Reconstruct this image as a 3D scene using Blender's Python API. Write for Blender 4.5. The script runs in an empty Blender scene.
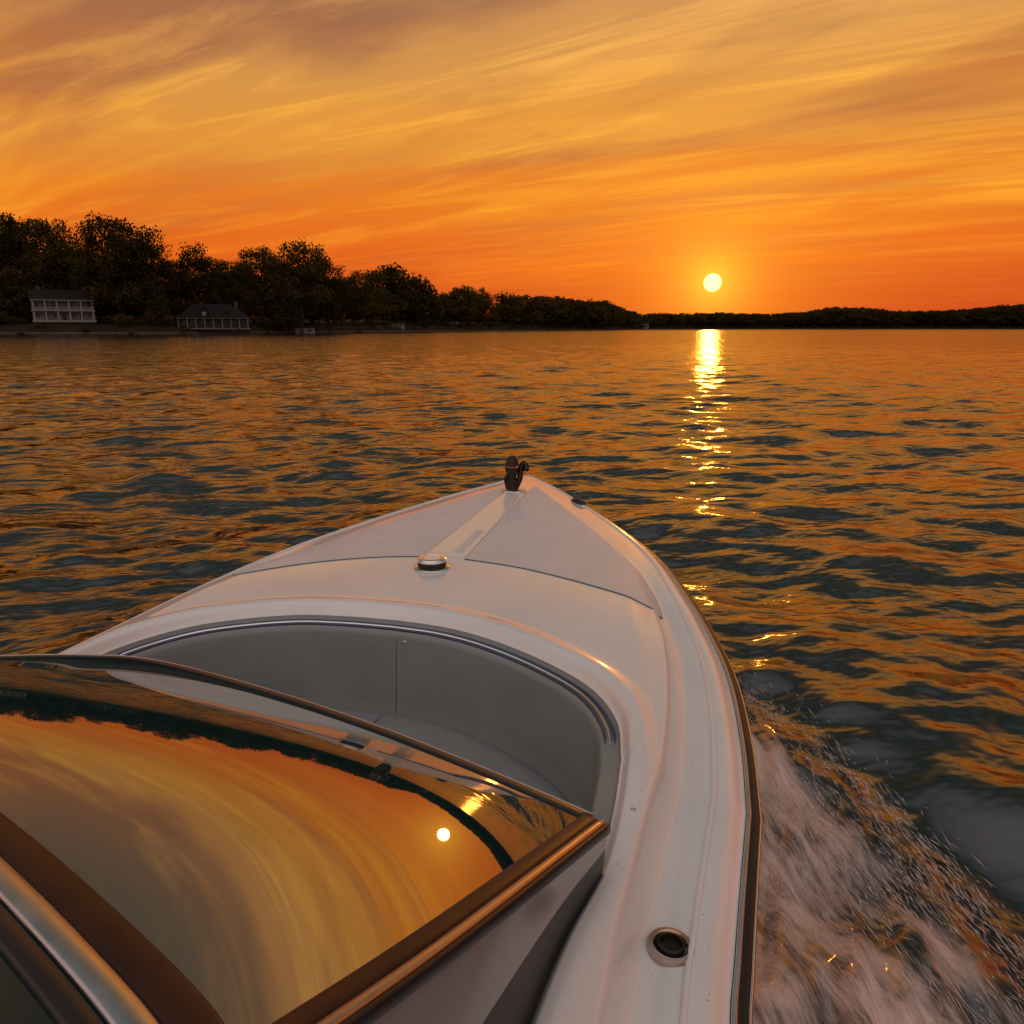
import bpy, bmesh, math, random
import numpy as np
from mathutils import Vector, Matrix
random.seed(7); rng=np.random.default_rng(11)
scene=bpy.context.scene
COL=bpy.context.collection
rad=math.radians
SUN_EL,SUN_AZ=rad(3.1),rad(14.2)
SUND=Vector((math.sin(SUN_AZ)*math.cos(SUN_EL),math.cos(SUN_AZ)*math.cos(SUN_EL),math.sin(SUN_EL)))

# ---------------------------------------------------------------- helpers
def newmat(name):
    m=bpy.data.materials.new(name);m.use_nodes=True
    nt=m.node_tree;nt.nodes.clear()
    out=nt.nodes.new('ShaderNodeOutputMaterial')
    return m,nt,out
def N(nt,t,**kw):
    n=nt.nodes.new(t)
    for k,v in kw.items(): setattr(n,k,v)
    return n
def lk(nt,a,b): nt.links.new(a,b)
def pbr(name,col,rough=.4,metal=0,coat=0,spec=.5,noise=0,nscale=8,bump=0,bscale=60,rvar=0):
    m,nt,out=newmat(name)
    b=N(nt,'ShaderNodeBsdfPrincipled');lk(nt,b.outputs[0],out.inputs[0])
    b.inputs['Base Color'].default_value=(*col,1);b.inputs['Roughness'].default_value=rough
    b.inputs['Metallic'].default_value=metal;b.inputs['Coat Weight'].default_value=coat
    b.inputs['Coat Roughness'].default_value=.10
    b.inputs['Specular IOR Level'].default_value=spec
    tc=N(nt,'ShaderNodeTexCoord')
    if noise:
        n=N(nt,'ShaderNodeTexNoise');n.inputs['Scale'].default_value=nscale;n.inputs['Detail'].default_value=4
        lk(nt,tc.outputs['Object'],n.inputs['Vector'])
        mr=N(nt,'ShaderNodeMapRange');mr.inputs[3].default_value=1-noise;mr.inputs[4].default_value=1+noise*.5
        mr.inputs[1].default_value=.3;mr.inputs[2].default_value=.7
        lk(nt,n.outputs[0],mr.inputs[0])
        mx=N(nt,'ShaderNodeVectorMath',operation='SCALE');mx.inputs[0].default_value=col
        lk(nt,mr.outputs[0],mx.inputs['Scale']);lk(nt,mx.outputs[0],b.inputs['Base Color'])
    if rvar:
        n=N(nt,'ShaderNodeTexNoise');n.inputs['Scale'].default_value=nscale*.6;n.inputs['Detail'].default_value=6
        lk(nt,tc.outputs['Object'],n.inputs['Vector'])
        mr=N(nt,'ShaderNodeMapRange');mr.inputs[3].default_value=max(0,rough-rvar);mr.inputs[4].default_value=rough+rvar
        mr.inputs[1].default_value=.3;mr.inputs[2].default_value=.7
        lk(nt,n.outputs[0],mr.inputs[0]);lk(nt,mr.outputs[0],b.inputs['Roughness'])
    if bump:
        n=N(nt,'ShaderNodeTexNoise');n.inputs['Scale'].default_value=bscale;n.inputs['Detail'].default_value=2
        lk(nt,tc.outputs['Object'],n.inputs['Vector'])
        bp=N(nt,'ShaderNodeBump');bp.inputs['Strength'].default_value=bump;bp.inputs['Distance'].default_value=.002
        lk(nt,n.outputs[0],bp.inputs['Height']);lk(nt,bp.outputs[0],b.inputs['Normal'])
    return m
def mesh(name,verts,faces,mat=None,parent=None,smooth=True,fixn=True):
    me=bpy.data.meshes.new(name)
    me.from_pydata([tuple(v) for v in verts],[],[tuple(f) for f in faces])
    if fixn:
        bm=bmesh.new();bm.from_mesh(me);bmesh.ops.recalc_face_normals(bm,faces=bm.faces);bm.to_mesh(me);bm.free()
    if smooth: me.polygons.foreach_set('use_smooth',[True]*len(me.polygons))
    if mat: me.materials.append(mat)
    o=bpy.data.objects.new(name,me);COL.objects.link(o)
    if parent: o.parent=parent
    return o
def empty(name,loc=(0,0,0)):
    o=bpy.data.objects.new(name,None);COL.objects.link(o);o.location=loc;return o
def grid_faces(nr,nc,close=False):
    F=[]
    for i in range(nr-1):
        for j in range(nc-1 if not close else nc):
            k=(j+1)%nc
            F.append((i*nc+j,i*nc+k,(i+1)*nc+k,(i+1)*nc+j))
    return F
def cr(P,n):
    P=np.array(P,float);Q=np.vstack([2*P[0]-P[1],P,2*P[-1]-P[-2]]);out=[]
    for i in range(1,len(Q)-2):
        for t in np.linspace(0,1,24,endpoint=False):
            a,b,c,d=Q[i-1],Q[i],Q[i+1],Q[i+2]
            out.append(.5*((2*b)+(c-a)*t+(2*a-5*b+4*c-d)*t*t+(-a+3*b-3*c+d)*t**3))
    out.append(Q[-2]);out=np.array(out)
    s=np.r_[0,np.cumsum(np.linalg.norm(np.diff(out,axis=0),axis=1))]
    u=np.linspace(0,s[-1],n)
    return np.stack([np.interp(u,s,out[:,k]) for k in range(P.shape[1])],1)
def ss(t): t=np.clip(t,0,1);return t*t*(3-2*t)
def sweep(name,path,w,h,mat,parent=None,up=None,off=(0,0),seg=12,power=4,taper=None):
    """sweep a rounded-rectangle profile (w wide, h high) along a path"""
    P=np.array(path,float);n=len(P);T=np.gradient(P,axis=0);T/=np.linalg.norm(T,axis=1)[:,None]
    V=[]
    for i in range(n):
        U=np.array(up[i] if up is not None else (0,0,1.));S=np.cross(T[i],U);S/=np.linalg.norm(S);U=np.cross(S,T[i])
        k=1 if taper is None else taper[i]
        for a in np.linspace(0,2*math.pi,seg,endpoint=False):
            c,s_=math.cos(a),math.sin(a)
            x=math.copysign(abs(c)**(2/power),c)*w/2*k;y=math.copysign(abs(s_)**(2/power),s_)*h/2*k
            V.append(P[i]+S*(x+off[0])+U*(y+off[1]))
    F=grid_faces(n,seg,True);F.append(tuple(range(seg))[::-1]);F.append(tuple((n-1)*seg+j for j in range(seg)))
    return mesh(name,V,F,mat,parent)
def lathe(name,prof,mat,parent=None,loc=(0,0,0),seg=40,rot=None,scale=None):
    V=[];
    for r,z in prof:
        for a in np.linspace(0,2*math.pi,seg,endpoint=False): V.append((r*math.cos(a),r*math.sin(a),z))
    F=grid_faces(len(prof),seg,True)
    F.append(tuple(range(seg)));F.append(tuple((len(prof)-1)*seg+j for j in range(seg)))
    o=mesh(name,V,F,mat,parent);o.location=loc
    if rot: o.rotation_euler=rot
    if scale: o.scale=scale
    o.data.set_sharp_from_angle(angle=rad(40))
    return o
def box(V,F,x0,x1,y0,y1,z0,z1):
    b=len(V)
    V+=[(x0,y0,z0),(x1,y0,z0),(x1,y1,z0),(x0,y1,z0),(x0,y0,z1),(x1,y0,z1),(x1,y1,z1),(x0,y1,z1)]
    F+=[(b,b+3,b+2,b+1),(b+4,b+5,b+6,b+7),(b,b+1,b+5,b+4),(b+1,b+2,b+6,b+5),(b+2,b+3,b+7,b+6),(b+3,b,b+4,b+7)]

# ---------------------------------------------------------------- camera
cam=bpy.data.cameras.new('camera');camo=bpy.data.objects.new('camera',cam);COL.objects.link(camo)
camo.location=(0,0,2.2);camo.rotation_euler=(rad(90-13.6),0,0)
cam.sensor_width=36;cam.lens=36*760/1024;cam.clip_start=.05;cam.clip_end=20000
scene.camera=camo
scene.view_settings.view_transform='Standard';scene.view_settings.look='None'
scene.view_settings.exposure=0;scene.view_settings.gamma=1

# ---------------------------------------------------------------- world / sky
w=bpy.data.worlds.new('World');scene.world=w;w.use_nodes=True;nt=w.node_tree;nt.nodes.clear()
out=N(nt,'ShaderNodeOutputWorld');bg=N(nt,'ShaderNodeBackground');lk(nt,bg.outputs[0],out.inputs[0])
tc=N(nt,'ShaderNodeTexCoord')
D=N(nt,'ShaderNodeVectorMath',operation='NORMALIZE');lk(nt,tc.outputs['Generated'],D.inputs[0])
sx=N(nt,'ShaderNodeSeparateXYZ');lk(nt,D.outputs[0],sx.inputs[0])
def M(op,a,b=None,c=None,clamp=False):
    n=nt.nodes.new('ShaderNodeMath');n.operation=op;n.use_clamp=clamp
    for i,v in enumerate((a,b,c)):
        if v is None: continue
        if isinstance(v,(int,float)): n.inputs[i].default_value=v
        else: nt.links.new(v,n.inputs[i])
    return n.outputs[0]
def MIX(f,a,b,mode='MIX'):
    n=nt.nodes.new('ShaderNodeMix');n.data_type='RGBA';n.blend_type=mode
    for s,v in ((n.inputs['Factor'],f),(n.inputs['A'],a),(n.inputs['B'],b)):
        if isinstance(v,(int,float)): s.default_value=v
        elif isinstance(v,tuple): s.default_value=(*v,1)
        else: nt.links.new(v,s)
    return n.outputs['Result']
def RAMP(f,stops,interp='EASE'):
    n=nt.nodes.new('ShaderNodeValToRGB');cr_=n.color_ramp;cr_.interpolation=interp
    while len(cr_.elements)<len(stops): cr_.elements.new(1)
    for e,(p,c) in zip(cr_.elements,stops): e.position=p;e.color=(*c,1) if len(c)==3 else c
    nt.links.new(f,n.inputs[0]);return n.outputs[0]
def SMR(v,a,b):
    n=N(nt,'ShaderNodeMapRange',interpolation_type='SMOOTHSTEP');n.inputs[1].default_value=a;n.inputs[2].default_value=b;lk(nt,v,n.inputs[0]);return n.outputs[0]
el=M('MULTIPLY',M('ARCSINE',sx.outputs[2]),2/math.pi)   # 0..1 = 0..90deg
E=lambda d:d/90
base=RAMP(el,[(0,(.54,.050,.018)),(E(2),(.64,.070,.010)),(E(5),(.78,.130,.010)),(E(9),(.80,.20,.016)),(E(13),(.62,.185,.034)),
   (E(18),(.40,.155,.062)),(E(23),(.26,.140,.082)),(E(29),(.12,.115,.08)),(E(38),(.05,.090,.085)),(E(60),(.36,.34,.36)),(1,(.64,.59,.60))],'LINEAR')
back=RAMP(el,[(0,(.30,.24,.28)),(E(12),(.52,.38,.36)),(E(35),(.66,.54,.52)),(1,(.64,.59,.60))],'LINEAR')
dot=N(nt,'ShaderNodeVectorMath',operation='DOT_PRODUCT');lk(nt,D.outputs[0],dot.inputs[0]);dot.inputs[1].default_value=SUND
dt=dot.outputs['Value']
hx=N(nt,'ShaderNodeVectorMath',operation='DOT_PRODUCT');lk(nt,D.outputs[0],hx.inputs[0]);hx.inputs[1].default_value=(math.sin(SUN_AZ),math.cos(SUN_AZ),0)
bkf=SMR(hx.outputs['Value'],.30,-.45)
col=MIX(bkf,base,back)
zz=M('ADD',M('MAXIMUM',sx.outputs[2],0),.07)
cx=M('DIVIDE',sx.outputs[0],zz);cy=M('DIVIDE',sx.outputs[1],zz)
cv=N(nt,'ShaderNodeCombineXYZ');lk(nt,cx,cv.inputs[0]);lk(nt,cy,cv.inputs[1])
def cloud(az_deg,scale,ns,detail,dist,off,lo,hi,rough=.6):
    """streaks run towards compass bearing az_deg"""
    r1=N(nt,'ShaderNodeVectorRotate',rotation_type='Z_AXIS');r1.inputs['Angle'].default_value=-rad(90-az_deg);lk(nt,cv.outputs[0],r1.inputs['Vector'])
    mp=N(nt,'ShaderNodeMapping');mp.inputs['Scale'].default_value=scale;mp.inputs['Location'].default_value=off;lk(nt,r1.outputs[0],mp.inputs[0])
    n=N(nt,'ShaderNodeTexNoise');n.inputs['Scale'].default_value=ns;n.inputs['Detail'].default_value=detail
    n.inputs['Distortion'].default_value=dist;n.inputs['Roughness'].default_value=rough
    lk(nt,mp.outputs[0],n.inputs['Vector'])
    return SMR(n.outputs[0],lo,hi)
c1=cloud(-54,(.36,1.0,1),.80,6,.55,(3.1,1.7,0),.50,.64,.54)
c2=cloud(-60,(.20,1.2,1),2.4,6,.9,(8.3,-2.2,0),.44,.70,.62)
c3=cloud(-72,(.25,.9,1),.75,3,.4,(-5.,4.,0),.44,.62)
cc=M('MAXIMUM',M('MULTIPLY',c1,M('MULTIPLY_ADD',c2,.6,.50)),M('MULTIPLY',c2,.48),clamp=True)
ccol=RAMP(el,[(0,(.70,.12,.02)),(E(4),(.95,.22,.015)),(E(9),(1.0,.42,.028)),(E(14),(1.0,.46,.055)),(E(20),(.92,.43,.11)),(E(27),(.52,.25,.07)),(E(40),(.24,.17,.07)),(E(60),(.5,.47,.43)),(1,(.70,.65,.62))],'LINEAR')
fade=M('SUBTRACT',1,bkf)
thin=M('MULTIPLY_ADD',SMR(el,E(22),E(36)),-.6,1.0)
hz=SMR(el,E(.5),E(7))
scol=RAMP(el,[(0,(.46,.06,.02)),(E(5),(.62,.12,.02)),(E(9),(.58,.17,.04)),(E(16),(.34,.14,.07)),(E(25),(.18,.11,.08)),(E(45),(.045,.08,.075)),(1,(.55,.52,.54))],'LINEAR')
col=MIX(M('MULTIPLY',M('MULTIPLY',c3,fade),M('MULTIPLY',hz,.65)),col,scol)
col=MIX(M('MULTIPLY',M('MULTIPLY',M('MULTIPLY',cc,thin),fade),M('MULTIPLY_ADD',hz,.85,.1)),col,ccol)
ang=M('ARCCOSINE',M('MINIMUM',dt,1.0))
def glow(sig,pw=1.0):
    return M('EXPONENT',M('MULTIPLY',M('POWER',M('DIVIDE',ang,sig),pw),-1.0))
def addc(col,f,c):
    s=N(nt,'ShaderNodeVectorMath',operation='SCALE');s.inputs[0].default_value=c;lk(nt,f,s.inputs['Scale'])
    return MIX(1.0,col,s.outputs[0],'ADD')
col=addc(col,glow(rad(12),1.4),(.18,.08,.001))
col=addc(col,glow(rad(5),1.3),(.20,.10,.003))
col=addc(col,glow(rad(1.8),1.2),(.6,.40,.03))
col=addc(col,SMR(ang,rad(.64),rad(.55)),(4.5,2.6,.62))
sky=N(nt,'ShaderNodeTexSky',sky_type='NISHITA');sky.sun_disc=False;sky.sun_elevation=SUN_EL;sky.sun_rotation=SUN_AZ
ns_=N(nt,'ShaderNodeVectorMath',operation='SCALE');lk(nt,sky.outputs[0],ns_.inputs[0]);ns_.inputs['Scale'].default_value=.001
col=MIX(1.0,col,ns_.outputs[0],'ADD')
lk(nt,col,bg.inputs[0]);bg.inputs[1].default_value=1.0
sun=bpy.data.lights.new('sun','SUN');sun.energy=.075;sun.angle=rad(1.15);sun.color=(1,.34,.045)
so=bpy.data.objects.new('sun',sun);COL.objects.link(so);so.rotation_euler=(-SUND).to_track_quat('-Z','Y').to_euler()

# ---------------------------------------------------------------- materials
gel=pbr('gelcoat_white',(.80,.77,.74),.24,coat=.8,noise=.06,nscale=3,rvar=.08)
gel2=pbr('gelcoat_nonskid',(.66,.65,.65),.48,coat=.15,noise=.06,nscale=5,bump=.6,bscale=700)
cream=pbr('gelcoat_cream',(.82,.77,.68),.3,coat=.4)
vinyl=pbr('seat_vinyl',(.24,.27,.265),.38,noise=.08,nscale=6,bump=.2,bscale=260)
vinyl2=pbr('cushion_vinyl',(.24,.255,.25),.45,noise=.08,nscale=6,bump=.2,bscale=250)
chrome=pbr('chrome',(.85,.85,.85),.12,metal=1,noise=.05)
steel=pbr('brushed_steel',(.60,.60,.62),.30,metal=1,rvar=.08,nscale=20)
bronze=pbr('anodised_frame',(.50,.40,.34),.30,metal=1,rvar=.08,nscale=20)
black=pbr('black_rubber',(.012,.012,.014),.35,noise=.2,nscale=20)
navy=pbr('navy_trim',(.03,.05,.10),.25,coat=.4)
wood=pbr('mahogany_trim',(.045,.013,.006),.42,coat=.05,noise=.35,nscale=14,spec=.3)
seam=pbr('seam_dark',(.08,.08,.08),.7)
floorm=pbr('cockpit_floor',(.10,.09,.08),.8,noise=.2,nscale=30)
amber=pbr('light_lens',(.35,.06,.01),.1,coat=1)
darkmetal=pbr('dark_metal',(.04,.03,.025),.22,metal=.7)
def glassmat(name,tint,fac):
    m,nt,out=newmat(name)
    d=N(nt,'ShaderNodeBsdfPrincipled');d.inputs['Base Color'].default_value=(*tint,1);d.inputs['Roughness'].default_value=.3;d.inputs['Specular IOR Level'].default_value=0
    g=N(nt,'ShaderNodeBsdfGlossy');g.inputs['Roughness'].default_value=.010;g.inputs['Color'].default_value=(.97,.92,.86,1)
    fr=N(nt,'ShaderNodeLayerWeight');fr.inputs['Blend'].default_value=fac
    tc=N(nt,'ShaderNodeTexCoord');n=N(nt,'ShaderNodeTexNoise');n.inputs['Scale'].default_value=1.6;n.inputs['Detail'].default_value=1
    lk(nt,tc.outputs['Object'],n.inputs['Vector'])
    bp=N(nt,'ShaderNodeBump');bp.inputs['Strength'].default_value=.2;bp.inputs['Distance'].default_value=.004
    lk(nt,n.outputs[0],bp.inputs['Height']);lk(nt,bp.outputs[0],g.inputs['Normal'])
    mx=N(nt,'ShaderNodeMixShader');lk(nt,fr.outputs['Fresnel'],mx.inputs[0]);lk(nt,d.outputs[0],mx.inputs[1]);lk(nt,g.outputs[0],mx.inputs[2])
    lk(nt,mx.outputs[0],out.inputs[0]);return m
glass=glassmat('tinted_glass',(.008,.032,.033),.77)
glass2=glassmat('side_glass',(.01,.022,.024),.40)

# ---------------------------------------------------------------- motorboat
HD=rad(11.7)
boat=empty('motorboat',(.113,5.286,0));boat.rotation_euler=(0,0,-HD)
gS=[(0,0),(.075,-.07),(.20,-.25),(.40,-.55),(.72,-1.14),(.95,-1.65),(1.08,-2.13),(1.16,-2.52),(1.20,-2.83),(1.21,-3.19),(1.20,-3.5)]
gSa=[(1.20,-3.5),(1.17,-3.72),(1.14,-3.95),(1.12,-4.13),(1.10,-4.6),(1.10,-6.4)]
gP=[(0,0),(-.06,-.09),(-.17,-.32),(-.45,-.86),(-.74,-1.53),(-.94,-2.10),(-1.05,-2.54),(-1.10,-2.89),(-1.14,-3.2),(-1.155,-3.5)]
gPa=[(-1.155,-3.5),(-1.16,-4.0),(-1.16,-4.6),(-1.14,-6.4)]
rS=[(.04,-2.79),(.22,-2.815),(.40,-2.88),(.60,-3.0),(.77,-3.15),(.86,-3.32),(.885,-3.5)]
rSa=[(.885,-3.5),(.88,-3.7),(.86,-3.9),(.81,-4.1),(.77,-4.36),(.73,-4.8),(.72,-6.2)]
rP=[(.04,-2.79),(-.14,-2.79),(-.32,-2.81),(-.50,-2.88),(-.65,-2.98),(-.76,-3.13),(-.82,-3.3),(-.84,-3.5)]
rPa=[(-.84,-3.5),(-.84,-3.9),(-.82,-4.6),(-.80,-6.2)]
nf,na=130,70
def side(f,a): return np.vstack([cr(f,nf),cr(a,na)[1:]])
GS,GP,RS,RP=side(gS,gSa),side(gP,gPa),side(rS,rSa),side(rP,rPa)
GUN=np.vstack([GP[::-1],GS[1:]]);RIM=np.vstack([RP[::-1],RS[1:]])
def gz(y): return 1.2+.03*np.asarray(y)
def dist(P,L):
    P=np.asarray(P,float).reshape(-1,2);A=L[:-1];Bv=L[1:]-A;l2=(Bv**2).sum(1)+1e-12
    best=np.full(len(P),1e9)
    for k in range(0,len(P),4000):
        p=P[k:k+4000];t=np.clip(((p[:,None]-A)*Bv).sum(2)/l2,0,1)
        best[k:k+4000]=np.sqrt((((A+t[...,None]*Bv)-p[:,None])**2).sum(2)).min(1)
    return best
def zdeck(P):
    P=np.asarray(P,float).reshape(-1,2);d=dist(P,GUN);e=dist(P,RIM);y=P[:,1]
    sw=ss((-y-1.8)/1.0)
    rise=(1-sw)*.10*(1-np.exp(-d/.33))+sw*(.075*ss((d-.165)/.06)+.025*ss((d-.20)/.12))
    z=gz(y)-.04*(1-ss(d/.075))**1.5+rise-sw*.006*np.exp(-((d-.145)/.022)**2)
    z+=.012*np.exp(-((e-.055)/.03)**2)-.03*(1-ss(e/.028))
    return z
def zd(x,y): return float(zdeck([(x,y)])[0])
nq=140;q=np.linspace(0,1,nq)**1.15
V=[]
for t in q:
    XY=GUN*(1-t)+RIM*t
    V.append(np.c_[XY,zdeck(XY)])
mesh('deck',np.vstack(V),grid_faces(nq,len(GUN)),gel,boat)
Va=[];Fa=[];box(Va,Fa,-1.13,1.09,-7.1,-6.21,.3,1.05)
mesh('aft_deck',Va,Fa,gel,boat,smooth=False)
rows=[(1.0,-.040,0),(1.0,-.085,0),(.985,-.10,-.01),(.97,-.25,-.10),(.93,-.50,-.28),(.86,-.80,-.55),(.78,-1.0,-.80),(.40,-1.22,-1.0),(.0,-1.4,-1.15)]
V=[]
for k,dz,dy in rows:
    fr=np.exp(-np.maximum(0,-GUN[:,1])/1.8)
    V.append(np.c_[GUN[:,0]*k,GUN[:,1]+dy*fr,gz(GUN[:,1])+dz])
mesh('hull',np.vstack(V),grid_faces(len(rows),len(GUN)),gel,boat)
gun3=np.c_[GUN,gz(GUN[:,1])-.06]
sweep('rub_rail',gun3,.045,.05,black,boat)
Gn=np.gradient(GUN,axis=0);Gn/=np.linalg.norm(Gn,axis=1)[:,None];OUT=np.c_[-Gn[:,1],Gn[:,0]]
sweep('rail_insert',np.c_[GUN+OUT*.022,gz(GUN[:,1])-.055],.012,.018,chrome,boat,power=2)
sweep('rail_top_strip',np.c_[GUN-OUT*.004,gz(GUN[:,1])-.036],.012,.010,steel,boat,power=2)
IN=GUN-OUT*.088
for nm,seg_ in (('bead_port',IN[:len(GP)-8]),('bead_starboard',IN[len(GP)+6:])):
    sweep(nm,np.c_[seg_,zdeck(seg_)+.001],.013,.014,gel,boat,power=2)
bowp=np.vstack([GP[:9][::-1],GS[1:10]]);sweep('bow_cap',np.c_[bowp,gz(bowp[:,1])-.030],.030,.022,steel,boat,power=2)

def drape(name,rowsxy,mat,lift=.005):
    nr=len(rowsxy);nc=len(rowsxy[0]);P=np.array(rowsxy).reshape(-1,2);z=zdeck(P)+lift
    V=np.c_[P,z]
    idx=np.arange(nr*nc).reshape(nr,nc)
    ring=list(idx[0])+list(idx[1:,-1])+list(idx[-1,:-1][::-1])+list(idx[1:-1,0][::-1])
    V=np.vstack([V,V[ring]-np.array([0,0,lift+.004])]);F=grid_faces(nr,nc);b=nr*nc;m=len(ring)
    for i in range(m): F.append((ring[i],ring[(i+1)%m],b+(i+1)%m,b+i))
    o=mesh(name,V,F,mat,boat);bv=o.modifiers.new('b','BEVEL');bv.width=.003;bv.segments=2;bv.limit_method='ANGLE';bv.angle_limit=rad(50)
    return o
def stripe_edge(y,sgn):
    t=np.clip((-y-.95)/1.2,0,1);xc=.085*(1-t)+.035*t;w_=.062+.028*t
    return xc+sgn*w_
seS=cr([(.16,-.60),(.38,-1.03),(.66,-1.60),(.83,-1.97),(.925,-2.24),(.965,-2.42),(.965,-2.50),(.93,-2.515)],60)
bkS=cr([(.93,-2.515),(.75,-2.40),(.56,-2.30),(.36,-2.22),(.125,-2.17)],60)
seP=cr([(.0,-.66),(-.26,-1.12),(-.50,-1.64),(-.66,-2.02),(-.76,-2.30),(-.79,-2.44),(-.78,-2.50),(-.73,-2.50)],60)
bkP=cr([(-.73,-2.50),(-.6,-2.38),(-.45,-2.28),(-.25,-2.2),(-.055,-2.165)],60)
def panel(name,se,bk,sgn):
    nn=60;inner=np.array([(stripe_edge(y,sgn)+sgn*.006,y) for y in np.linspace(se[0,1],bk[-1,1],nn)])
    R=[]
    for i in range(nn):
        a=inner[i];b=se[i];t=np.linspace(0,1,40)[:,None]
        bb=np.array([bk[::-1][int(round(k*(len(bk)-1)))] for k in t[:,0]])
        lin=bk[-1]*(1-t)+bk[0]*t
        R.append(a*(1-t)+b*t+(i/(nn-1))**3*(bb-lin))
    drape(name,R,gel2)
    sm=np.vstack([se,bk[1:]]);sweep(name+'_seam',np.c_[sm,zdeck(sm)+.001],.006 if sgn>0 else .004,.005,seam,boat,power=2)
panel('foredeck_panel_starboard',seS,bkS,1);panel('foredeck_panel_port',seP,bkP,-1)
sp=[[(stripe_edge(y,-1)*(1-t)+stripe_edge(y,1)*t,y) for t in np.linspace(0,1,12)] for y in np.linspace(-.80,-2.16,40)]
drape('anchor_spine',sp,cream,.010)
sl=[[(stripe_edge(y,-1)*(1-t)+stripe_edge(y,1)*t,y) for t in (.62,.7,.78,.86)] for y in np.linspace(-1.75,-2.12,10)]
drape('spine_recess',sl,gel2,.0125)

# ----- cockpit tub
Rn=np.gradient(RIM,axis=0);Rn/=np.linalg.norm(Rn,axis=1)[:,None];RIN=np.c_[Rn[:,1],-Rn[:,0]]
def off(e): return RIM+RIN*e
rimz=gz(RIM[:,1])+.10
tub=[(0,-.030),(.003,-.040),(.010,-.048),(.040,-.050),(.050,-.056),(.054,-.075),(.060,-.12),(.075,-.30),(.085,-.345),(.095,-.36)]
mesh('cockpit_liner',np.vstack([np.c_[off(e),rimz+dz] for e,dz in tub]),grid_faces(len(tub),len(RIM)),vinyl,boat)
seat=[(.090,-.40),(.092,-.35),(.11,-.335),(.15,-.325),(.26,-.322),(.36,-.325),(.40,-.335),(.415,-.36),(.42,-.75)]
idx=np.where(RIM[:,1]>-3.9)[0]
mesh('bow_seat_cushion',np.vstack([np.c_[off(e)[idx],rimz[idx]+dz] for e,dz in seat]),grid_faces(len(seat),len(idx)),vinyl2,boat)
Vf=[(x*.98,y,.42) for x,y in RIM]+[(0,-4.5,.42)]
mesh('cockpit_floor',Vf,[(i,i+1,len(RIM)) for i in range(len(RIM)-1)]+[(len(RIM)-1,0,len(RIM))],floorm,boat,smooth=False)
mesh('liner_lower',np.vstack([np.c_[off(.096),rimz-.36],np.c_[off(.10),np.full(len(RIM),.42)]]),grid_faces(2,len(RIM)),vinyl,boat)
k0=np.argmin(np.hypot(RIM[:,0]+.80,RIM[:,1]+3.22));k1=np.argmin(np.hypot(RIM[:,0]-.885,RIM[:,1]+3.42))
for nm,e,wd,mt,dz in (('trim_navy',.014,.009,navy,-.045),('trim_chrome',.026,.010,chrome,-.046),('trim_navy_inner',.039,.008,navy,-.048)):
    P=off(e)[k0:k1];tp=np.minimum(1,np.minimum(np.arange(len(P)),np.arange(len(P))[::-1])/6+.15)
    sweep(nm,np.c_[P,rimz[k0:k1]+dz],wd,.010,mt,boat,power=2,taper=tp)
ki=np.argmin(np.abs(RIM[:,0]-.07)+10*(RIM[:,1]<-3.2));ln=[]
for e,dz in ((.0535,-.075),(.060,-.12),(.067,-.21),(.075,-.30),(.084,-.345)): ln.append(np.r_[off(e)[ki],rimz[ki]+dz])
sweep('backrest_seam',np.array(ln),.003,.003,seam,boat,power=2,up=[(0,1,0)]*5)
lathe('snap_button',[(.007,0),(.007,.003),(.004,.005)],chrome,boat,loc=(off(.055)[ki][0]+.03,off(.055)[ki][1],rimz[ki]-.085),rot=(rad(90),0,0),seg=16)

# ----- windshield (compound-curved glass: the optical curvature is carried by its normals)
def zw(x,y):
    X=x+.75;Y=y+3.5;return 1.30-.27*Y-.05*X*X
CA=(.2190,.1830,.6439,.0470,-.3122,.0495);CB=(.6439,.1108,1.0526,-.1845,-.6358,.0547)
def wn(x,y):
    yk=np.interp(x,[-.9,-.70,-.53,-.02,.5,.68,.85],[-3.80,-3.68,-3.64,-3.735,-3.83,-3.95,-4.08])
    over=max(0.,y-yk);y2=min(y,yk)
    X=x+.75;Y=y2+3.5;m=np.array((1,X,Y,X*X,X*Y,Y*Y));v=np.array((m@np.array(CA),m@np.array(CB)-.06*over,1.));return v/np.linalg.norm(v)
ws=empty('windshield_frame');ws.parent=boat
far=cr([(-1.06,-3.95),(-.95,-3.78),(-.79,-3.60),(-.62,-3.49),(-.45,-3.455),(-.07,-3.56),(.31,-3.69),(.61,-3.81),(.85,-3.91)],90)
near=cr([(-1.06,-4.06),(-.80,-4.07),(-.42,-4.21),(.06,-4.42),(.34,-4.55),(.55,-4.66),(.60,-4.72)],90)
V=[];NR=[]
for t in np.linspace(0,1,110):
    P=far*(1-t)+near*t
    for x,y in P: V.append((x,y,zw(x,y)));NR.append(wn(x,y))
g=mesh('windshield_glass',V,grid_faces(110,90),glass,ws,fixn=False)
if g.data.polygons[0].normal.z<0: g.data.flip_normals()
g.data.normals_split_custom_set_from_vertices([tuple(n) for n in NR])
def on(P,l=0): return np.array([(x,y,zw(x,y)+l) for x,y in P])
up0=np.array([0,.26,.966])
def band(nm,P,w_,h_,mt,l,offx=0): return sweep(nm,on(P,l),w_,h_,mt,ws,up=[up0]*len(P),off=(offx,0))
band('lower_frame_black',far,.022,.006,black,.001,.004)
band('lower_frame_bronze',far,.005,.009,bronze,.001,-.0095)
rt=cr([(.845,-3.935),(.70,-4.40),(.62,-4.63),(.57,-4.76)],50)
band('side_frame_wood',rt,.034,.018,wood,.004,-.004)
band('side_frame_bronze',rt,.018,.020,bronze,.002,-.030)
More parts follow.
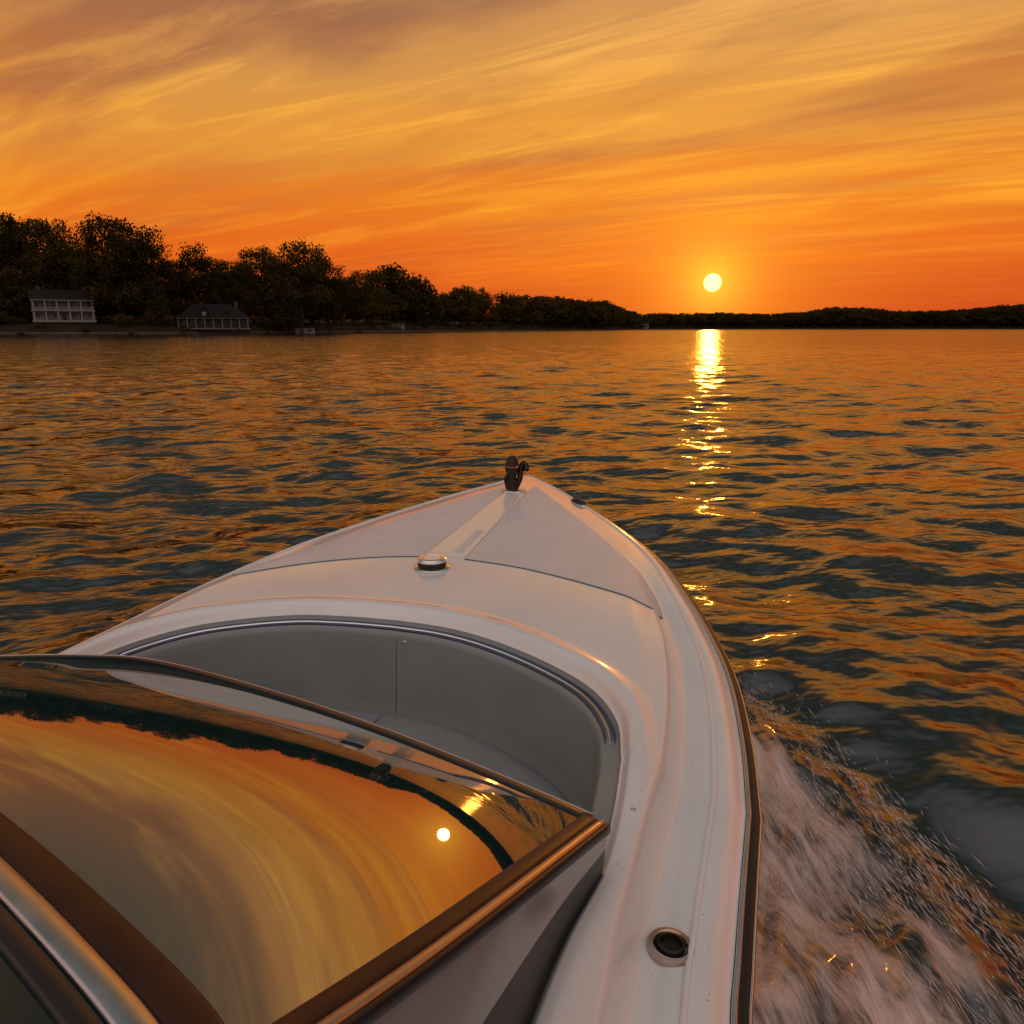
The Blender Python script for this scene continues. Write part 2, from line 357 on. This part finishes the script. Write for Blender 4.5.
band('side_frame_black',rt,.008,.020,black,-.002,-.043)
band('top_frame_wood',near,.050,.016,wood,.006,.02)
band('top_frame_steel',near,.036,.024,steel,.006,.064)
band('top_frame_gasket',near,.030,.022,black,.002,.098)
rt3=on(rt)+np.array([.039,.016,-.010])
btm=cr([(.875,-3.92),(.82,-4.12),(.785,-4.36),(.76,-4.62),(.74,-4.80)],50);bz=gz(btm[:,1])+.075
B3=np.c_[btm,bz]
def strip(nm,a,b,mt):
    mesh(nm,np.vstack([rt3*(1-a)+B3*a,rt3*(1-(a+b)/2)+B3*(a+b)/2,rt3*(1-b)+B3*b]),grid_faces(3,50),mt,ws)
wingm=pbr('wing_panel',(.26,.25,.25),.25,coat=.6)
strip('side_wing_panel',0,.45,wingm);strip('side_wing_gasket',.45,1.0,black)
n2=near+np.array([.06,-.115])
n3=n2+np.array([-.10,-.55])
V=np.vstack([np.c_[n2,[zw(x,y)+.0 for x,y in n2]],np.c_[n3,[zw(x,y)-.02 for x,y in n3]]])
mesh('helm_cover_glass',V,grid_faces(2,90),glass2,ws)
V=np.vstack([on(far,-.012)+np.array([0,-.012,0]),np.c_[far[:,0],far[:,1]-.03,np.full(90,1.0)],np.c_[far[:,0],far[:,1]-.05,np.full(90,.42)]])
mesh('console_fascia',V,grid_faces(3,90),gel,ws)

# ----- deck fittings
cx_,cy_=.02,-2.30;cz_=zd(cx_,cy_)
cap=empty('deck_vent_cap',(cx_,cy_,cz_));cap.parent=boat
lathe('flange',[(.078,0),(.078,.004),(.070,.008),(.060,.009)],chrome,cap)
lathe('body',[(.060,.006),(.060,.028),(.056,.033)],darkmetal,cap)
lathe('lid',[(.060,.031),(.061,.038),(.055,.044),(.042,.045),(.040,.041),(.0,.041)],chrome,cap)
lathe('lid_inset',[(.039,.0412),(.036,.044),(.0,.045)],cream,cap)
rx,ry=1.010,-3.98;rz=zd(rx,ry)
rod=empty('rod_holder',(rx,ry,rz+.001));rod.parent=boat;rod.rotation_euler=(0,rad(3),0)
lathe('flange',[(.044,-.010),(.044,.004),(.041,.009),(.034,.010),(.029,.006),(.027,-.002)],bronze,rod)
lathe('bezel',[(.0275,.004),(.026,.012),(.021,.013),(.019,.004),(.019,-.03)],darkmetal,rod)
lathe('bore',[(.0195,.002),(.0,.0021)],black,rod)
bx,by=.075,-.86;bz_=zd(bx,by)+.008
bl=empty('bow_navigation_light',(bx,by,bz_));bl.parent=boat
lathe('base_plate',[(.075,0),(.075,.005),(.066,.010),(.03,.012)],chrome,bl,scale=(1,.62,1),seg=32)
lathe('stem',[(.030,.008),(.040,.03),(.036,.06),(.028,.09),(.034,.11)],darkmetal,bl,loc=(-.015,0,0),scale=(1,.9,1))
lathe('housing',[(.034,.10),(.046,.125),(.050,.155),(.044,.175)],darkmetal,bl,loc=(-.012,0,0),scale=(.85,1,1))
lathe('lens',[(.042,.17),(.040,.19),(.028,.208),(.010,.216)],darkmetal,bl,loc=(-.010,0,0),scale=(.85,1,1))
lathe('lens_band',[(.0505,.148),(.0515,.152),(.0505,.156)],amber,bl,loc=(-.012,0,0),scale=(.85,1,1))
sweep('cleat_horn',cr([(.005,.0,.01),(.03,.015,.07),(.035,.03,.13),(.048,.04,.165),(.068,.03,.15),(.066,.02,.12)],24),.034,.038,darkmetal,bl,power=2,up=[(0,1,0)]*24)
sweep('cleat_horn_aft',cr([(-.02,0,.01),(-.042,-.01,.04),(-.046,-.015,.08),(-.03,-.01,.11)],20),.022,.026,darkmetal,bl,power=2,up=[(0,1,0)]*20)
lathe('bulb_cap',[(.010,0),(.012,.006),(.009,.014),(.002,.016)],bronze,bl,loc=(.020,-.02,.145),seg=20)
hx_,hy_=.46,-.86;hz_=zd(hx_,hy_)
ck=empty('bow_chock',(hx_,hy_,hz_));ck.parent=boat;ck.rotation_euler=(0,0,rad(35))
sweep('chock_body',cr([(0,-.06,.004),(0,-.035,.016),(0,0,.019),(0,.035,.016),(0,.06,.004)],16),.040,.022,black,ck,power=2)
lathe('chock_base',[(.05,-.004),(.05,.004),(.044,.006)],chrome,ck,scale=(.5,1.4,1),seg=28)
for sxy in ((.925,-3.72),(-.93,-3.3)):
    lathe('deck_screw',[(.006,-.002),(.006,.002),(.003,.003)],steel,boat,loc=(*sxy,zd(*sxy)),seg=14)
drop=pbr('droplet',(.35,.33,.31),.05,coat=1)
n=420;dy=-1.0-3.6*rng.random(n)**.8;gx=np.interp(-dy,-GS[:,1],GS[:,0]);dx=gx-.03-np.abs(rng.normal(size=n))*.16
ok=(dx>.05)&(dist(np.c_[dx,dy],RIM)>.04)&((dy>-2.78)|(dx>.9));dx,dy=dx[ok],dy[ok];dz=zdeck(np.c_[dx,dy]);V=[];F=[]
for x,y,z in zip(dx,dy,dz):
    r0=.0008+.0014*rng.random()**2;k=len(V)
    for j in range(7): V.append((x+r0*math.cos(j*.8976),y+r0*math.sin(j*.8976),z))
    V.append((x,y,z+r0*.5))
    F+=[(k+j,k+(j+1)%7,k+7) for j in range(7)]
mesh('deck_droplets',V,F,drop,boat)

# ---------------------------------------------------------------- water
nth_f,nth_b,nr=820,220,950
th=np.r_[np.linspace(rad(-52),rad(52),nth_f,endpoint=False),np.linspace(rad(52),rad(308),nth_b,endpoint=False)]
r=.8*(9000/.8)**np.linspace(0,1,nr)
R,T=np.meshgrid(r,th,indexing='ij');X=R*np.sin(T);Y=R*np.cos(T)
sp_=np.maximum(R*math.log(9000/.8)/nr,R*rad(104)/nth_f)
Z=np.zeros_like(X)
K=90
lam=.22*(5.0/.22)**rng.random(K);
for i in range(K):
    l=lam[i];a=.0160*l**.88/math.sqrt(K/16)*(1.0 if l<2.4 else .45)
    dirn=rad(-14)+rng.normal()*rad(32)
    kx,ky=math.sin(dirn)*2*math.pi/l,math.cos(dirn)*2*math.pi/l
    ph=kx*X+ky*Y+rng.random()*6.283
    grp=.6+.4*np.sin(X*.9/l*.35+Y*.5/l*.3+rng.random()*6)
    wgt=np.clip((l/sp_-2.5)/2.5,0,1)
    Z+=a*wgt*grp*(np.sin(ph)+(.25 if l>.8 else 0)*np.cos(2*ph))
fx,fy=math.sin(HD),math.cos(HD);lx=(X-.113)*fy-(Y-5.286)*fx;ly=(X-.113)*fx+(Y-5.286)*fy
OBX=[-.5,.3,.66,1.19,1.7,2.03,2.5,3,6,20,60];OBY=[.2,1.1,1.42,1.75,1.98,2.12,2.25,2.4,3.3,7,14]
ob=np.interp(-ly,OBX,OBY)
ax_=np.abs(lx)
foam=ss((ob-ax_)/.42)*ss((-ly-.15)/.5)*ss((ax_-.35)/.3)*np.clip(1.3+ly/25,0,1)
nz=np.zeros_like(X);near_=(R<12)
for i in range(26):
    l=.10*(.9/.10)**rng.random();a_=rng.random()*6.283
    nz+=np.where(near_,l**.8*np.sin(2*math.pi/l*(lx*math.cos(a_)+.35*ly*math.sin(a_))+rng.random()*6.28),0)
crest=np.exp(-((ob-ax_-.22)/.22)**2)*ss((-ly-.2)/.8)*np.clip(1.3+ly/10,0,1)
Z+=foam*nz*.018+crest*.07*(ly<0)
Z-=.04*np.exp(-((ax_-ob-.25)/.3)**2)*ss((-ly-.4)/1)*np.clip(1.2+ly/12,0,1)
nv=X.size;me=bpy.data.meshes.new('lake_water');ntht=len(th)
me.vertices.add(nv);me.vertices.foreach_set('co',np.stack([X,Y,Z],-1).astype(np.float32).ravel())
i0=(np.arange(nr-1)[:,None]*ntht+np.arange(ntht)[None]);i1=(np.arange(nr-1)[:,None]*ntht+(np.arange(ntht)[None]+1)%ntht)
quads=np.stack([i0,i0+ntht,i1+ntht,i1],-1).reshape(-1,4)[:, ::-1]
nfc=len(quads);me.loops.add(nfc*4);me.loops.foreach_set('vertex_index',quads.astype(np.int32).ravel())
me.polygons.add(nfc);me.polygons.foreach_set('loop_start',np.arange(0,nfc*4,4,dtype=np.int32));me.polygons.foreach_set('loop_total',np.full(nfc,4,np.int32))
me.update();me.polygons.foreach_set('use_smooth',np.ones(nfc,bool))
at=me.attributes.new('foam','FLOAT','POINT');at.data.foreach_set('value',foam.astype(np.float32).ravel())
wo=bpy.data.objects.new('lake_water',me);COL.objects.link(wo)
if me.polygons[0].normal.z<0: me.flip_normals()
m,nt,out=newmat('lake_water');me.materials.append(m)
b=N(nt,'ShaderNodeBsdfPrincipled');b.inputs['Base Color'].default_value=(.010,.013,.012,1);b.inputs['IOR'].default_value=1.8
b.inputs['Roughness'].default_value=.10
geo=N(nt,'ShaderNodeNewGeometry')
def wnoise(scale,stretch,det,rot=rad(-14)):
    r1=N(nt,'ShaderNodeVectorRotate',rotation_type='Z_AXIS');r1.inputs['Angle'].default_value=rot;lk(nt,geo.outputs['Position'],r1.inputs['Vector'])
    mp=N(nt,'ShaderNodeMapping');mp.inputs['Scale'].default_value=(stretch,1,1);lk(nt,r1.outputs[0],mp.inputs[0])
    n=N(nt,'ShaderNodeTexNoise');n.inputs['Scale'].default_value=scale;n.inputs['Detail'].default_value=det;n.inputs['Roughness'].default_value=.5
    lk(nt,mp.outputs[0],n.inputs['Vector']);return n.outputs[0]
b1=N(nt,'ShaderNodeBump');b1.inputs['Strength'].default_value=1;b1.inputs['Distance'].default_value=.036;lk(nt,wnoise(5,.6,2),b1.inputs['Height'])
b2=N(nt,'ShaderNodeBump');b2.inputs['Strength'].default_value=1;b2.inputs['Distance'].default_value=.26;lk(nt,wnoise(.9,.5,2),b2.inputs['Height']);lk(nt,b1.outputs[0],b2.inputs['Normal'])
lk(nt,b2.outputs[0],b.inputs['Normal'])
fa=N(nt,'ShaderNodeAttribute',attribute_name='foam')
r2=N(nt,'ShaderNodeVectorRotate',rotation_type='Z_AXIS');r2.inputs['Angle'].default_value=HD-rad(20);lk(nt,geo.outputs['Position'],r2.inputs['Vector'])
def fnoise(sc,st,det,ro):
    mp=N(nt,'ShaderNodeMapping');mp.inputs['Scale'].default_value=(1,st,.3);lk(nt,r2.outputs[0],mp.inputs[0])
    n=N(nt,'ShaderNodeTexNoise');n.inputs['Scale'].default_value=sc;n.inputs['Detail'].default_value=det;n.inputs['Roughness'].default_value=ro;lk(nt,mp.outputs[0],n.inputs['Vector']);return n.outputs[0]
n1=fnoise(30,.13,5,.7);n2_=fnoise(3.2,.5,3,.6)
def MM(op,a,b_=None,c=None):
    n=nt.nodes.new('ShaderNodeMath');n.operation=op
    for i,v in enumerate((a,b_,c)):
        if v is None: continue
        if isinstance(v,(int,float)): n.inputs[i].default_value=v
        else: nt.links.new(v,n.inputs[i])
    return n.outputs[0]
fsum=MM('ADD',MM('ADD',MM('MULTIPLY',n1,.8),MM('MULTIPLY',n2_,1.1)),MM('MULTIPLY',fa.outputs['Fac'],.35))
mr=N(nt,'ShaderNodeMapRange',interpolation_type='SMOOTHSTEP');mr.inputs[1].default_value=1.04;mr.inputs[2].default_value=1.48;lk(nt,fsum,mr.inputs[0])
ff=MM('MULTIPLY',mr.outputs[0],fa.outputs['Fac'])
fb=N(nt,'ShaderNodeBsdfPrincipled');fb.inputs['Base Color'].default_value=(.86,.64,.54,1);fb.inputs['Roughness'].default_value=.3
bf=N(nt,'ShaderNodeBump');bf.inputs['Strength'].default_value=1;bf.inputs['Distance'].default_value=.03;lk(nt,n1,bf.inputs['Height']);lk(nt,bf.outputs[0],fb.inputs['Normal'])
mx=N(nt,'ShaderNodeMixShader');lk(nt,ff,mx.inputs[0]);lk(nt,b.outputs[0],mx.inputs[1]);lk(nt,fb.outputs[0],mx.inputs[2]);lk(nt,mx.outputs[0],out.inputs[0])
sprm,nt,out=newmat('spray');pb=N(nt,'ShaderNodeBsdfPrincipled');pb.inputs['Base Color'].default_value=(.92,.78,.68,1);pb.inputs['Roughness'].default_value=.15
tr=N(nt,'ShaderNodeBsdfTransparent');mx=N(nt,'ShaderNodeMixShader');mx.inputs[0].default_value=.65;lk(nt,tr.outputs[0],mx.inputs[1]);lk(nt,pb.outputs[0],mx.inputs[2]);lk(nt,mx.outputs[0],out.inputs[0])
V=[];F=[]
for sgn in (1,-1):
    n=10500 if sgn>0 else 5000;yy=-.25-5*rng.random(n)**1.2;oo=np.interp(-yy,OBX,OBY);xx=oo+.03-np.abs(rng.normal(size=n))*.45
    zz_=.02+rng.exponential(.045,n)*np.clip(-yy,0,1)
    for i in range(n):
        if xx[i]<np.interp(-yy[i],[0,1,2,3,9],[.2,.7,1.0,1.2,1.25]): continue
        L=.012+.055*rng.random()**2;wd=.0008+.0013*rng.random();d=np.array((math.sin(rad(20))*sgn,-math.cos(rad(20)),rng.normal()*.18-.05))
        d+=rng.normal(size=3)*.12;d/=np.linalg.norm(d);s=np.cross(d,(0,0,1));s/=np.linalg.norm(s);u=np.cross(s,d);c=np.array((xx[i]*sgn,yy[i],zz_[i]));k=len(V)
        V+=[c-d*L,c+s*wd,c+u*wd,c-s*wd,c-u*wd,c+d*L]
        for a,b_ in ((1,2),(2,3),(3,4),(4,1)): F+=[(k,k+a,k+b_),(k+5,k+b_,k+a)]
spr=mesh('wake_spray',V,F,sprm,fixn=False);spr.location=(.113,5.286,0);spr.rotation_euler=(0,0,-HD)

# ---------------------------------------------------------------- shore
shore=cr([(-420,60),(-232,150),(-208,200),(-196,250),(-171,262),(-150,268),(-127,275),(-110,300),(-93.5,345),(-63,440),(-9,620),(99,880),(200,1150),(450,1500),(900,1550),(1560,1350),(2600,900)],260)
rows=[(0,-.5),(0,1.1),(2,2.0),(6,3.4),(25,4.2),(80,7),(250,12),(700,16)]
V=[]
for d_,h_ in rows:
    rr=np.linalg.norm(shore,axis=1);s_=(rr+d_)/rr
    nzv=np.sin(np.arange(len(shore))*.37)*h_*.12+np.sin(np.arange(len(shore))*.11+1)*h_*.1
    V.append(np.c_[shore*s_[:,None],np.full(len(shore),h_)+nzv*(h_>4)])
grass=pbr('shore_grass',(.026,.022,.009),.9,noise=.5,nscale=.08,spec=.1)
mesh('shore_ground',np.vstack(V),grid_faces(len(rows),len(shore)),grass)
wallm=pbr('seawall_stone',(.12,.085,.055),.9,noise=.4,nscale=.8,spec=.1)
sweep('seawall',np.c_[shore[20:150],np.full(130,.35)],.8,1.1,wallm)
def ground_z(az_,y):
    p=np.array((az_*y,y));rr=np.hypot(*p);an=math.atan2(p[0],p[1])
    sa=np.arctan2(shore[:,0],shore[:,1]);k=np.argmin(abs(sa-an));d_=rr-np.linalg.norm(shore[k])
    return float(np.interp(d_,[r_[0] for r_ in rows[1:]],[r_[1] for r_ in rows[1:]]))

# ---------------------------------------------------------------- trees
def leafmat(name,c1_,c2_):
    m,nt,out=newmat(name)
    b=N(nt,'ShaderNodeBsdfDiffuse')
    t=N(nt,'ShaderNodeTexCoord');n=N(nt,'ShaderNodeTexNoise');n.inputs['Scale'].default_value=7;n.inputs['Detail'].default_value=1;lk(nt,t.outputs['Object'],n.inputs['Vector'])
    oi=N(nt,'ShaderNodeObjectInfo')
    a=N(nt,'ShaderNodeMath',operation='MULTIPLY_ADD');a.inputs[1].default_value=.5;lk(nt,oi.outputs['Random'],a.inputs[0]);lk(nt,n.outputs[0],a.inputs[2])
    r_=N(nt,'ShaderNodeValToRGB');r_.color_ramp.elements[0].position=.45;r_.color_ramp.elements[1].position=1.0
    r_.color_ramp.elements[0].color=(*c1_,1);r_.color_ramp.elements[1].color=(*c2_,1);lk(nt,a.outputs[0],r_.inputs[0])
    lk(nt,r_.outputs[0],b.inputs[0]);lk(nt,b.outputs[0],out.inputs[0]);return m
leaf=leafmat('foliage',(.022,.020,.006),(.085,.058,.014));bark=pbr('bark',(.03,.022,.016),.9,noise=.4,nscale=20)
def tree_mesh(name,kind,seed,nl=9000,szk=1.0):
    g_=np.random.default_rng(seed);V=[];F=[];MI=[]
    def limb(a,b,r0,r1,sg=6):
        a=np.array(a);b=np.array(b);t=b-a;t/=np.linalg.norm(t);s=np.cross(t,(0.3,1,.1));s/=np.linalg.norm(s);u=np.cross(s,t);k=len(V)
        for p,r_ in ((a,r0),(b,r1)):
            for j in range(sg):
                an=j*2*math.pi/sg;V.append(p+(s*math.cos(an)+u*math.sin(an))*r_)
        for j in range(sg): F.append((k+j,k+(j+1)%sg,k+sg+(j+1)%sg,k+sg+j));MI.append(1)
    cl=[]
    if kind=='oak':
        limb((0,0,-.03),(0.01,0,.22),.028,.020);limb((.01,0,.22),(g_.normal()*.02,g_.normal()*.02,.6),.020,.008)
        wd=.33+g_.random()*.10
        for i in range(62):
            an=g_.random()*6.283;hh=g_.random()
            z=.20+.68*hh;prof=math.sin(math.pi*min(1,(hh*.80+.14)))**.55
            rr=wd*prof*math.sqrt(g_.random())
            c=np.array((rr*math.cos(an),rr*math.sin(an),z+g_.normal()*.015));cl.append((c,.07+.06*g_.random()))
            if i%2==0: limb((0,0,.2+.3*hh),c*np.array((.8,.8,1))-np.array((0,0,.03)),.008,.002,4)
    elif kind=='cone':
        limb((0,0,-.03),(0,0,.9),.020,.004)
        for i in range(44):
            hh=(i+.5)/44;an=i*2.4;rr=.20*(1-hh)**.8*(.5+.5*g_.random());c=np.array((rr*math.cos(an),rr*math.sin(an),.10+.86*hh));cl.append((c,.03+.06*(1-hh)));
            if i%3==0: limb((0,0,c[2]-.01),c,.005,.001,4)
    else:
        for i in range(30):
            an=g_.random()*6.283;rr=.6*math.sqrt(g_.random());cl.append((np.array((rr*math.cos(an),rr*math.sin(an),.15+.5*g_.random()*(1-rr*.5))),.13+.1*g_.random()))
            if i%4==0: limb((0,0,-.03),cl[-1][0],.02,.005,4)
    wts=np.array([c[1]**2 for c in cl]);wts/=wts.sum()
    for (c,s),wt in zip(cl,wts):
        n=int(nl*wt);p=g_.normal(size=(n,3));p/=np.linalg.norm(p,axis=1)[:,None];p*=(g_.random((n,1))**.4)*(1+.15*g_.normal(size=(n,1)).clip(-1,1));p=p*s*np.array((1.15,1.15,.8))+c
        sz=(.009+.008*g_.random(n))*(1.0 if kind!='bush' else 2.2)*szk
        a=g_.normal(size=(n,3));a/=np.linalg.norm(a,axis=1)[:,None];bb=np.cross(a,g_.normal(size=(n,3)));bb/=np.linalg.norm(bb,axis=1)[:,None]
        for i in range(n):
            k=len(V);q_=sz[i];V+= [p[i]-a[i]*q_,p[i]+bb[i]*q_*.7,p[i]+a[i]*q_,p[i]-bb[i]*q_*.7];F.append((k,k+1,k+2,k+3));MI.append(0)
    me=bpy.data.meshes.new(name);me.from_pydata([tuple(v) for v in V],[],F);me.materials.append(leaf);me.materials.append(bark)
    me.polygons.foreach_set('material_index',MI);return me
oaks=[tree_mesh('oak_mesh%d'%i,'oak',20+i) for i in range(5)]
faroak=[tree_mesh('far_oak_mesh%d'%i,'oak',40+i,1800,2.0) for i in range(4)]
cones=[tree_mesh('cone_mesh%d'%i,'cone',50+i,3500) for i in range(2)]
bush=[tree_mesh('bush_mesh%d'%i,'bush',70+i,1800,1.2) for i in range(2)]
def put(me,name,az_,y,H,parent=None,wx=1.0):
    o=bpy.data.objects.new(name,me);COL.objects.link(o);z=ground_z(az_,y)
    o.location=(az_*y,y,z);o.scale=(H*wx,H*wx,H);o.rotation_euler=(0,0,random.random()*6.28)
    if parent: o.parent=parent
    return o
BE=lambda u:(u-512)/782
TS=lambda v:(325-v)/717
front=[(-40,290,230,1),(6,292,226,.85),(36,300,231,.75),(60,290,233,.7),(100,288,245,.6),(122,286,231,.85),(150,290,239,.75),(176,300,266,.8),(207,306,254,.85),(236,318,266,.8),(264,330,256,.85),(302,338,250,.9),(330,350,270,.9)]
for u,y,v,wx_ in front:
    a=BE(u);put(random.choice(oaks),'oak_tree',a,y,(TS(v)*y+2.2-ground_z(a,y))*1.10,wx=wx_)
for u,y,v in ((5,276,262),(285,325,282),(160,283,276)):
    a=BE(u);put(cones[0],'conifer_tree',a,y,TS(v)*y+2.2-ground_z(a,y),wx=1.3)
tl=empty('distant_treeline')
prof=[(-700,195),(-300,205),(-60,240),(20,242),(60,250),(100,258),(170,276),(240,274),(300,268),(345,280),(370,270),(410,270),(432,288),(470,288),(490,293),(500,294),(540,296),(580,299),(604,300),(625,309),(645,312),(720,311),(760,312),(800,311),(830,306),(870,307),(900,310),(960,308),(1010,304),(1100,303),(1600,300)]
pu=[p_[0] for p_ in prof];pv=[p_[1] for p_ in prof]
sa=np.arctan2(shore[:,0],shore[:,1]);sr=np.linalg.norm(shore,axis=1);o_=np.argsort(sa)
def shore_y(u):
    a=math.atan(BE(u));rr=np.interp(a,sa[o_],sr[o_]);return rr*math.cos(a)
u=-700.
while u<1600:
    y0=shore_y(u);wpx=max(3.5,9*782/y0*1.0)
    for k in range(2):
        uu=u+random.uniform(-.5,.5)*wpx;y=y0*(1.0)+[14,45][k]*(1 if y0<900 else 1.5)+random.uniform(0,12)
        H=TS(np.interp(uu,pu,pv)+random.uniform(-2,5)*min(1,400/y0))*y+2.2-ground_z(BE(uu),y)
        if k==0: H*=random.uniform(.4,.8) if y0<700 else random.uniform(.8,1)
        if k==0 and (26<uu<100 or 170<uu<258): continue
        if H>2: put(random.choice(oaks if y0<420 else faroak) if random.random()<.93 else cones[1],'tree',BE(uu),y,H*1.05,tl,wx=random.uniform(1.0,1.35)*(1 if y0<700 else 1.35))
    if random.random()<.8 and not (30<u<96 or 175<u<254): put(random.choice(bush),'shrub',BE(u),y0+6,random.uniform(3,6),tl,wx=1.3)
    put(random.choice(bush),'undergrowth',BE(u),y0+60,random.uniform(9,13)*(1 if y0<900 else .9),tl,wx=1.1)
    u+=wpx*(.8 if y0<700 else .65)
for u_ in (40,84,186,238): put(random.choice(bush),'shrub',BE(u_),268+(18 if u_>150 else 0)*.8,random.uniform(1.4,2.4),tl,wx=1.4)

# ---------------------------------------------------------------- houses
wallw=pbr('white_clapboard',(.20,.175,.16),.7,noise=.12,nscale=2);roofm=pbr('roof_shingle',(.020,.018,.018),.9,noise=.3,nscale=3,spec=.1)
winm=pbr('window_glass',(.012,.014,.016),.2,spec=.4);trim=pbr('painted_trim',(.28,.25,.225),.6,noise=.1);tan=pbr('tan_siding',(.06,.045,.035),.8,noise=.1)
def build(name,az_,y,parts,zoff=0):
    e=empty(name,(az_*y,y,ground_z(az_,y)+zoff));e.rotation_euler=(0,0,-math.atan(az_))
    for nm,mt,boxes,polys in parts:
        V=[];F=[]
        for bx_ in boxes: box(V,F,*bx_)
        for vs,fs in polys:
            b_=len(V);V+=vs;F+=[tuple(i+b_ for i in f_) for f_ in fs]
        mesh(nm,V,F,mt,e,smooth=False)
    return e
def gable(x0,x1,y0,y1,z0,z1,ov=.5):
    ym=(y0+y1)/2;return ([(x0-ov,y0-ov,z0),(x1+ov,y0-ov,z0),(x1+ov,y1+ov,z0),(x0-ov,y1+ov,z0),(x0-ov,ym,z1),(x1+ov,ym,z1)],[(0,1,5,4),(2,3,4,5),(0,4,3),(1,2,5),(0,3,2,1)])
def hip(x0,x1,y0,y1,z0,z1,ins,ov=.6):
    ym=(y0+y1)/2;return ([(x0-ov,y0-ov,z0),(x1+ov,y0-ov,z0),(x1+ov,y1+ov,z0),(x0-ov,y1+ov,z0),(x0+ins,ym,z1),(x1-ins,ym,z1)],[(0,1,5,4),(2,3,4,5),(0,4,3),(1,2,5),(0,3,2,1)])
def fgable(xc,hw,y0,y1,z0,z1):
    return ([(xc-hw,y0,z0),(xc+hw,y0,z0),(xc,y0,z1),(xc-hw,y1,z0),(xc+hw,y1,z0),(xc,y1,z1)],[(0,1,2),(0,2,5,3),(1,4,5,2),(3,5,4)])
wins=[];wtr=[]
for z in (1.0,4.6):
    for x in (-8,-5.4,-2.8,2.8,5.4,8): wins.append((x-.55,x+.55,-.06,.05,z,z+1.9));wtr.append((x-.75,x+.75,-.03,.04,z-.2,z+2.1))
cols=[(x-.22,x+.22,-2.6,-2.16,0,6.6) for x in (-9,-5.4,-1.8,1.8,5.4,9)]
rails=[(-9.2,9.2,-2.55,-2.45,z,z+.1) for z in (4.3,3.6)]+[(x-.04,x+.04,-2.53,-2.47,3.4,4.35) for x in np.arange(-9,9.1,.6)]
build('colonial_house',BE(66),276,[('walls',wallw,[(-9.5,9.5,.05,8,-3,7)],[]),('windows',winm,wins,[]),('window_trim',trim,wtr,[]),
  ('door',winm,[(-.7,.7,-.06,.05,0,2.5)],[]),('porch',trim,cols+rails+[(-9.7,9.7,-2.8,.04,3.1,3.4),(-9.7,9.7,-2.8,.04,-.6,-.0),(-9.7,9.7,-2.9,.04,6.6,7.0)],[]),
  ('roof',roofm,[],[gable(-9.5,9.5,-2.6,8,7.02,10.4)]),('chimneys',tan,[(-7.5,-6.5,3,4,8,11.6),(6.5,7.5,3,4,8,11.6)],[])],1.2)
w2=[(x-.8,x+.8,-.06,.05,.8,2.9) for x in (-10,-7,-4,4,7,10)]
c2_=[(x-.14,x+.14,-2.6,-2.3,0,3.5) for x in np.linspace(-12,12,9)]
build('lakeside_bungalow',BE(214),292,[('walls',tan,[(-12.5,12.5,.05,9,-3,3.7)],[]),('windows',winm,w2+[(-1.2,1.2,-.06,.05,0,2.8)],[]),
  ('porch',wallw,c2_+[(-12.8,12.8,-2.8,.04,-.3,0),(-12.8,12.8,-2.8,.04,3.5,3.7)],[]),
  ('roof',roofm,[],[hip(-12.5,12.5,-2.4,9,3.8,8.8,6)]),('dormer',roofm,[],[fgable(-3,2.6,-2.2,4,3.9,8.2),fgable(5,1.6,-1.2,4,4.6,7.4)]),
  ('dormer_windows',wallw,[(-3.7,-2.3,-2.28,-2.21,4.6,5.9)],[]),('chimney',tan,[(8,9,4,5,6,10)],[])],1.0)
for u_,y_,sc_ in ((305,334,1),(450,552,1.6),(398,444,.9),(642,1135,2.4)):
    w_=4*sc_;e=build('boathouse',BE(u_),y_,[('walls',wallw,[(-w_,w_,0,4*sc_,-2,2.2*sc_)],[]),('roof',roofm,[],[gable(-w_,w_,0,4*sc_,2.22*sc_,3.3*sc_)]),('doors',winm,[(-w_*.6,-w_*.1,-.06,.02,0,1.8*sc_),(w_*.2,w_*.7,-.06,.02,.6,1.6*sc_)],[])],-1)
dockm=pbr('dock_wood',(.08,.055,.04),.85,noise=.3,nscale=1)
for u_ in (20,130,268,360):
    y_=shore_y(u_);V=[];F=[];box(V,F,-1,1,-12,1,.75,.95)
    for k in range(5):
        box(V,F,-1.15,-.95,-12+k*3-.1,-12+k*3+.1,-1,1.5);box(V,F,.95,1.15,-12+k*3-.1,-12+k*3+.1,-1,1.5)
    o=mesh('wooden_dock',V,F,dockm,smooth=False);o.location=(BE(u_)*y_,y_,0);o.rotation_euler=(0,0,-math.atan(BE(u_)))
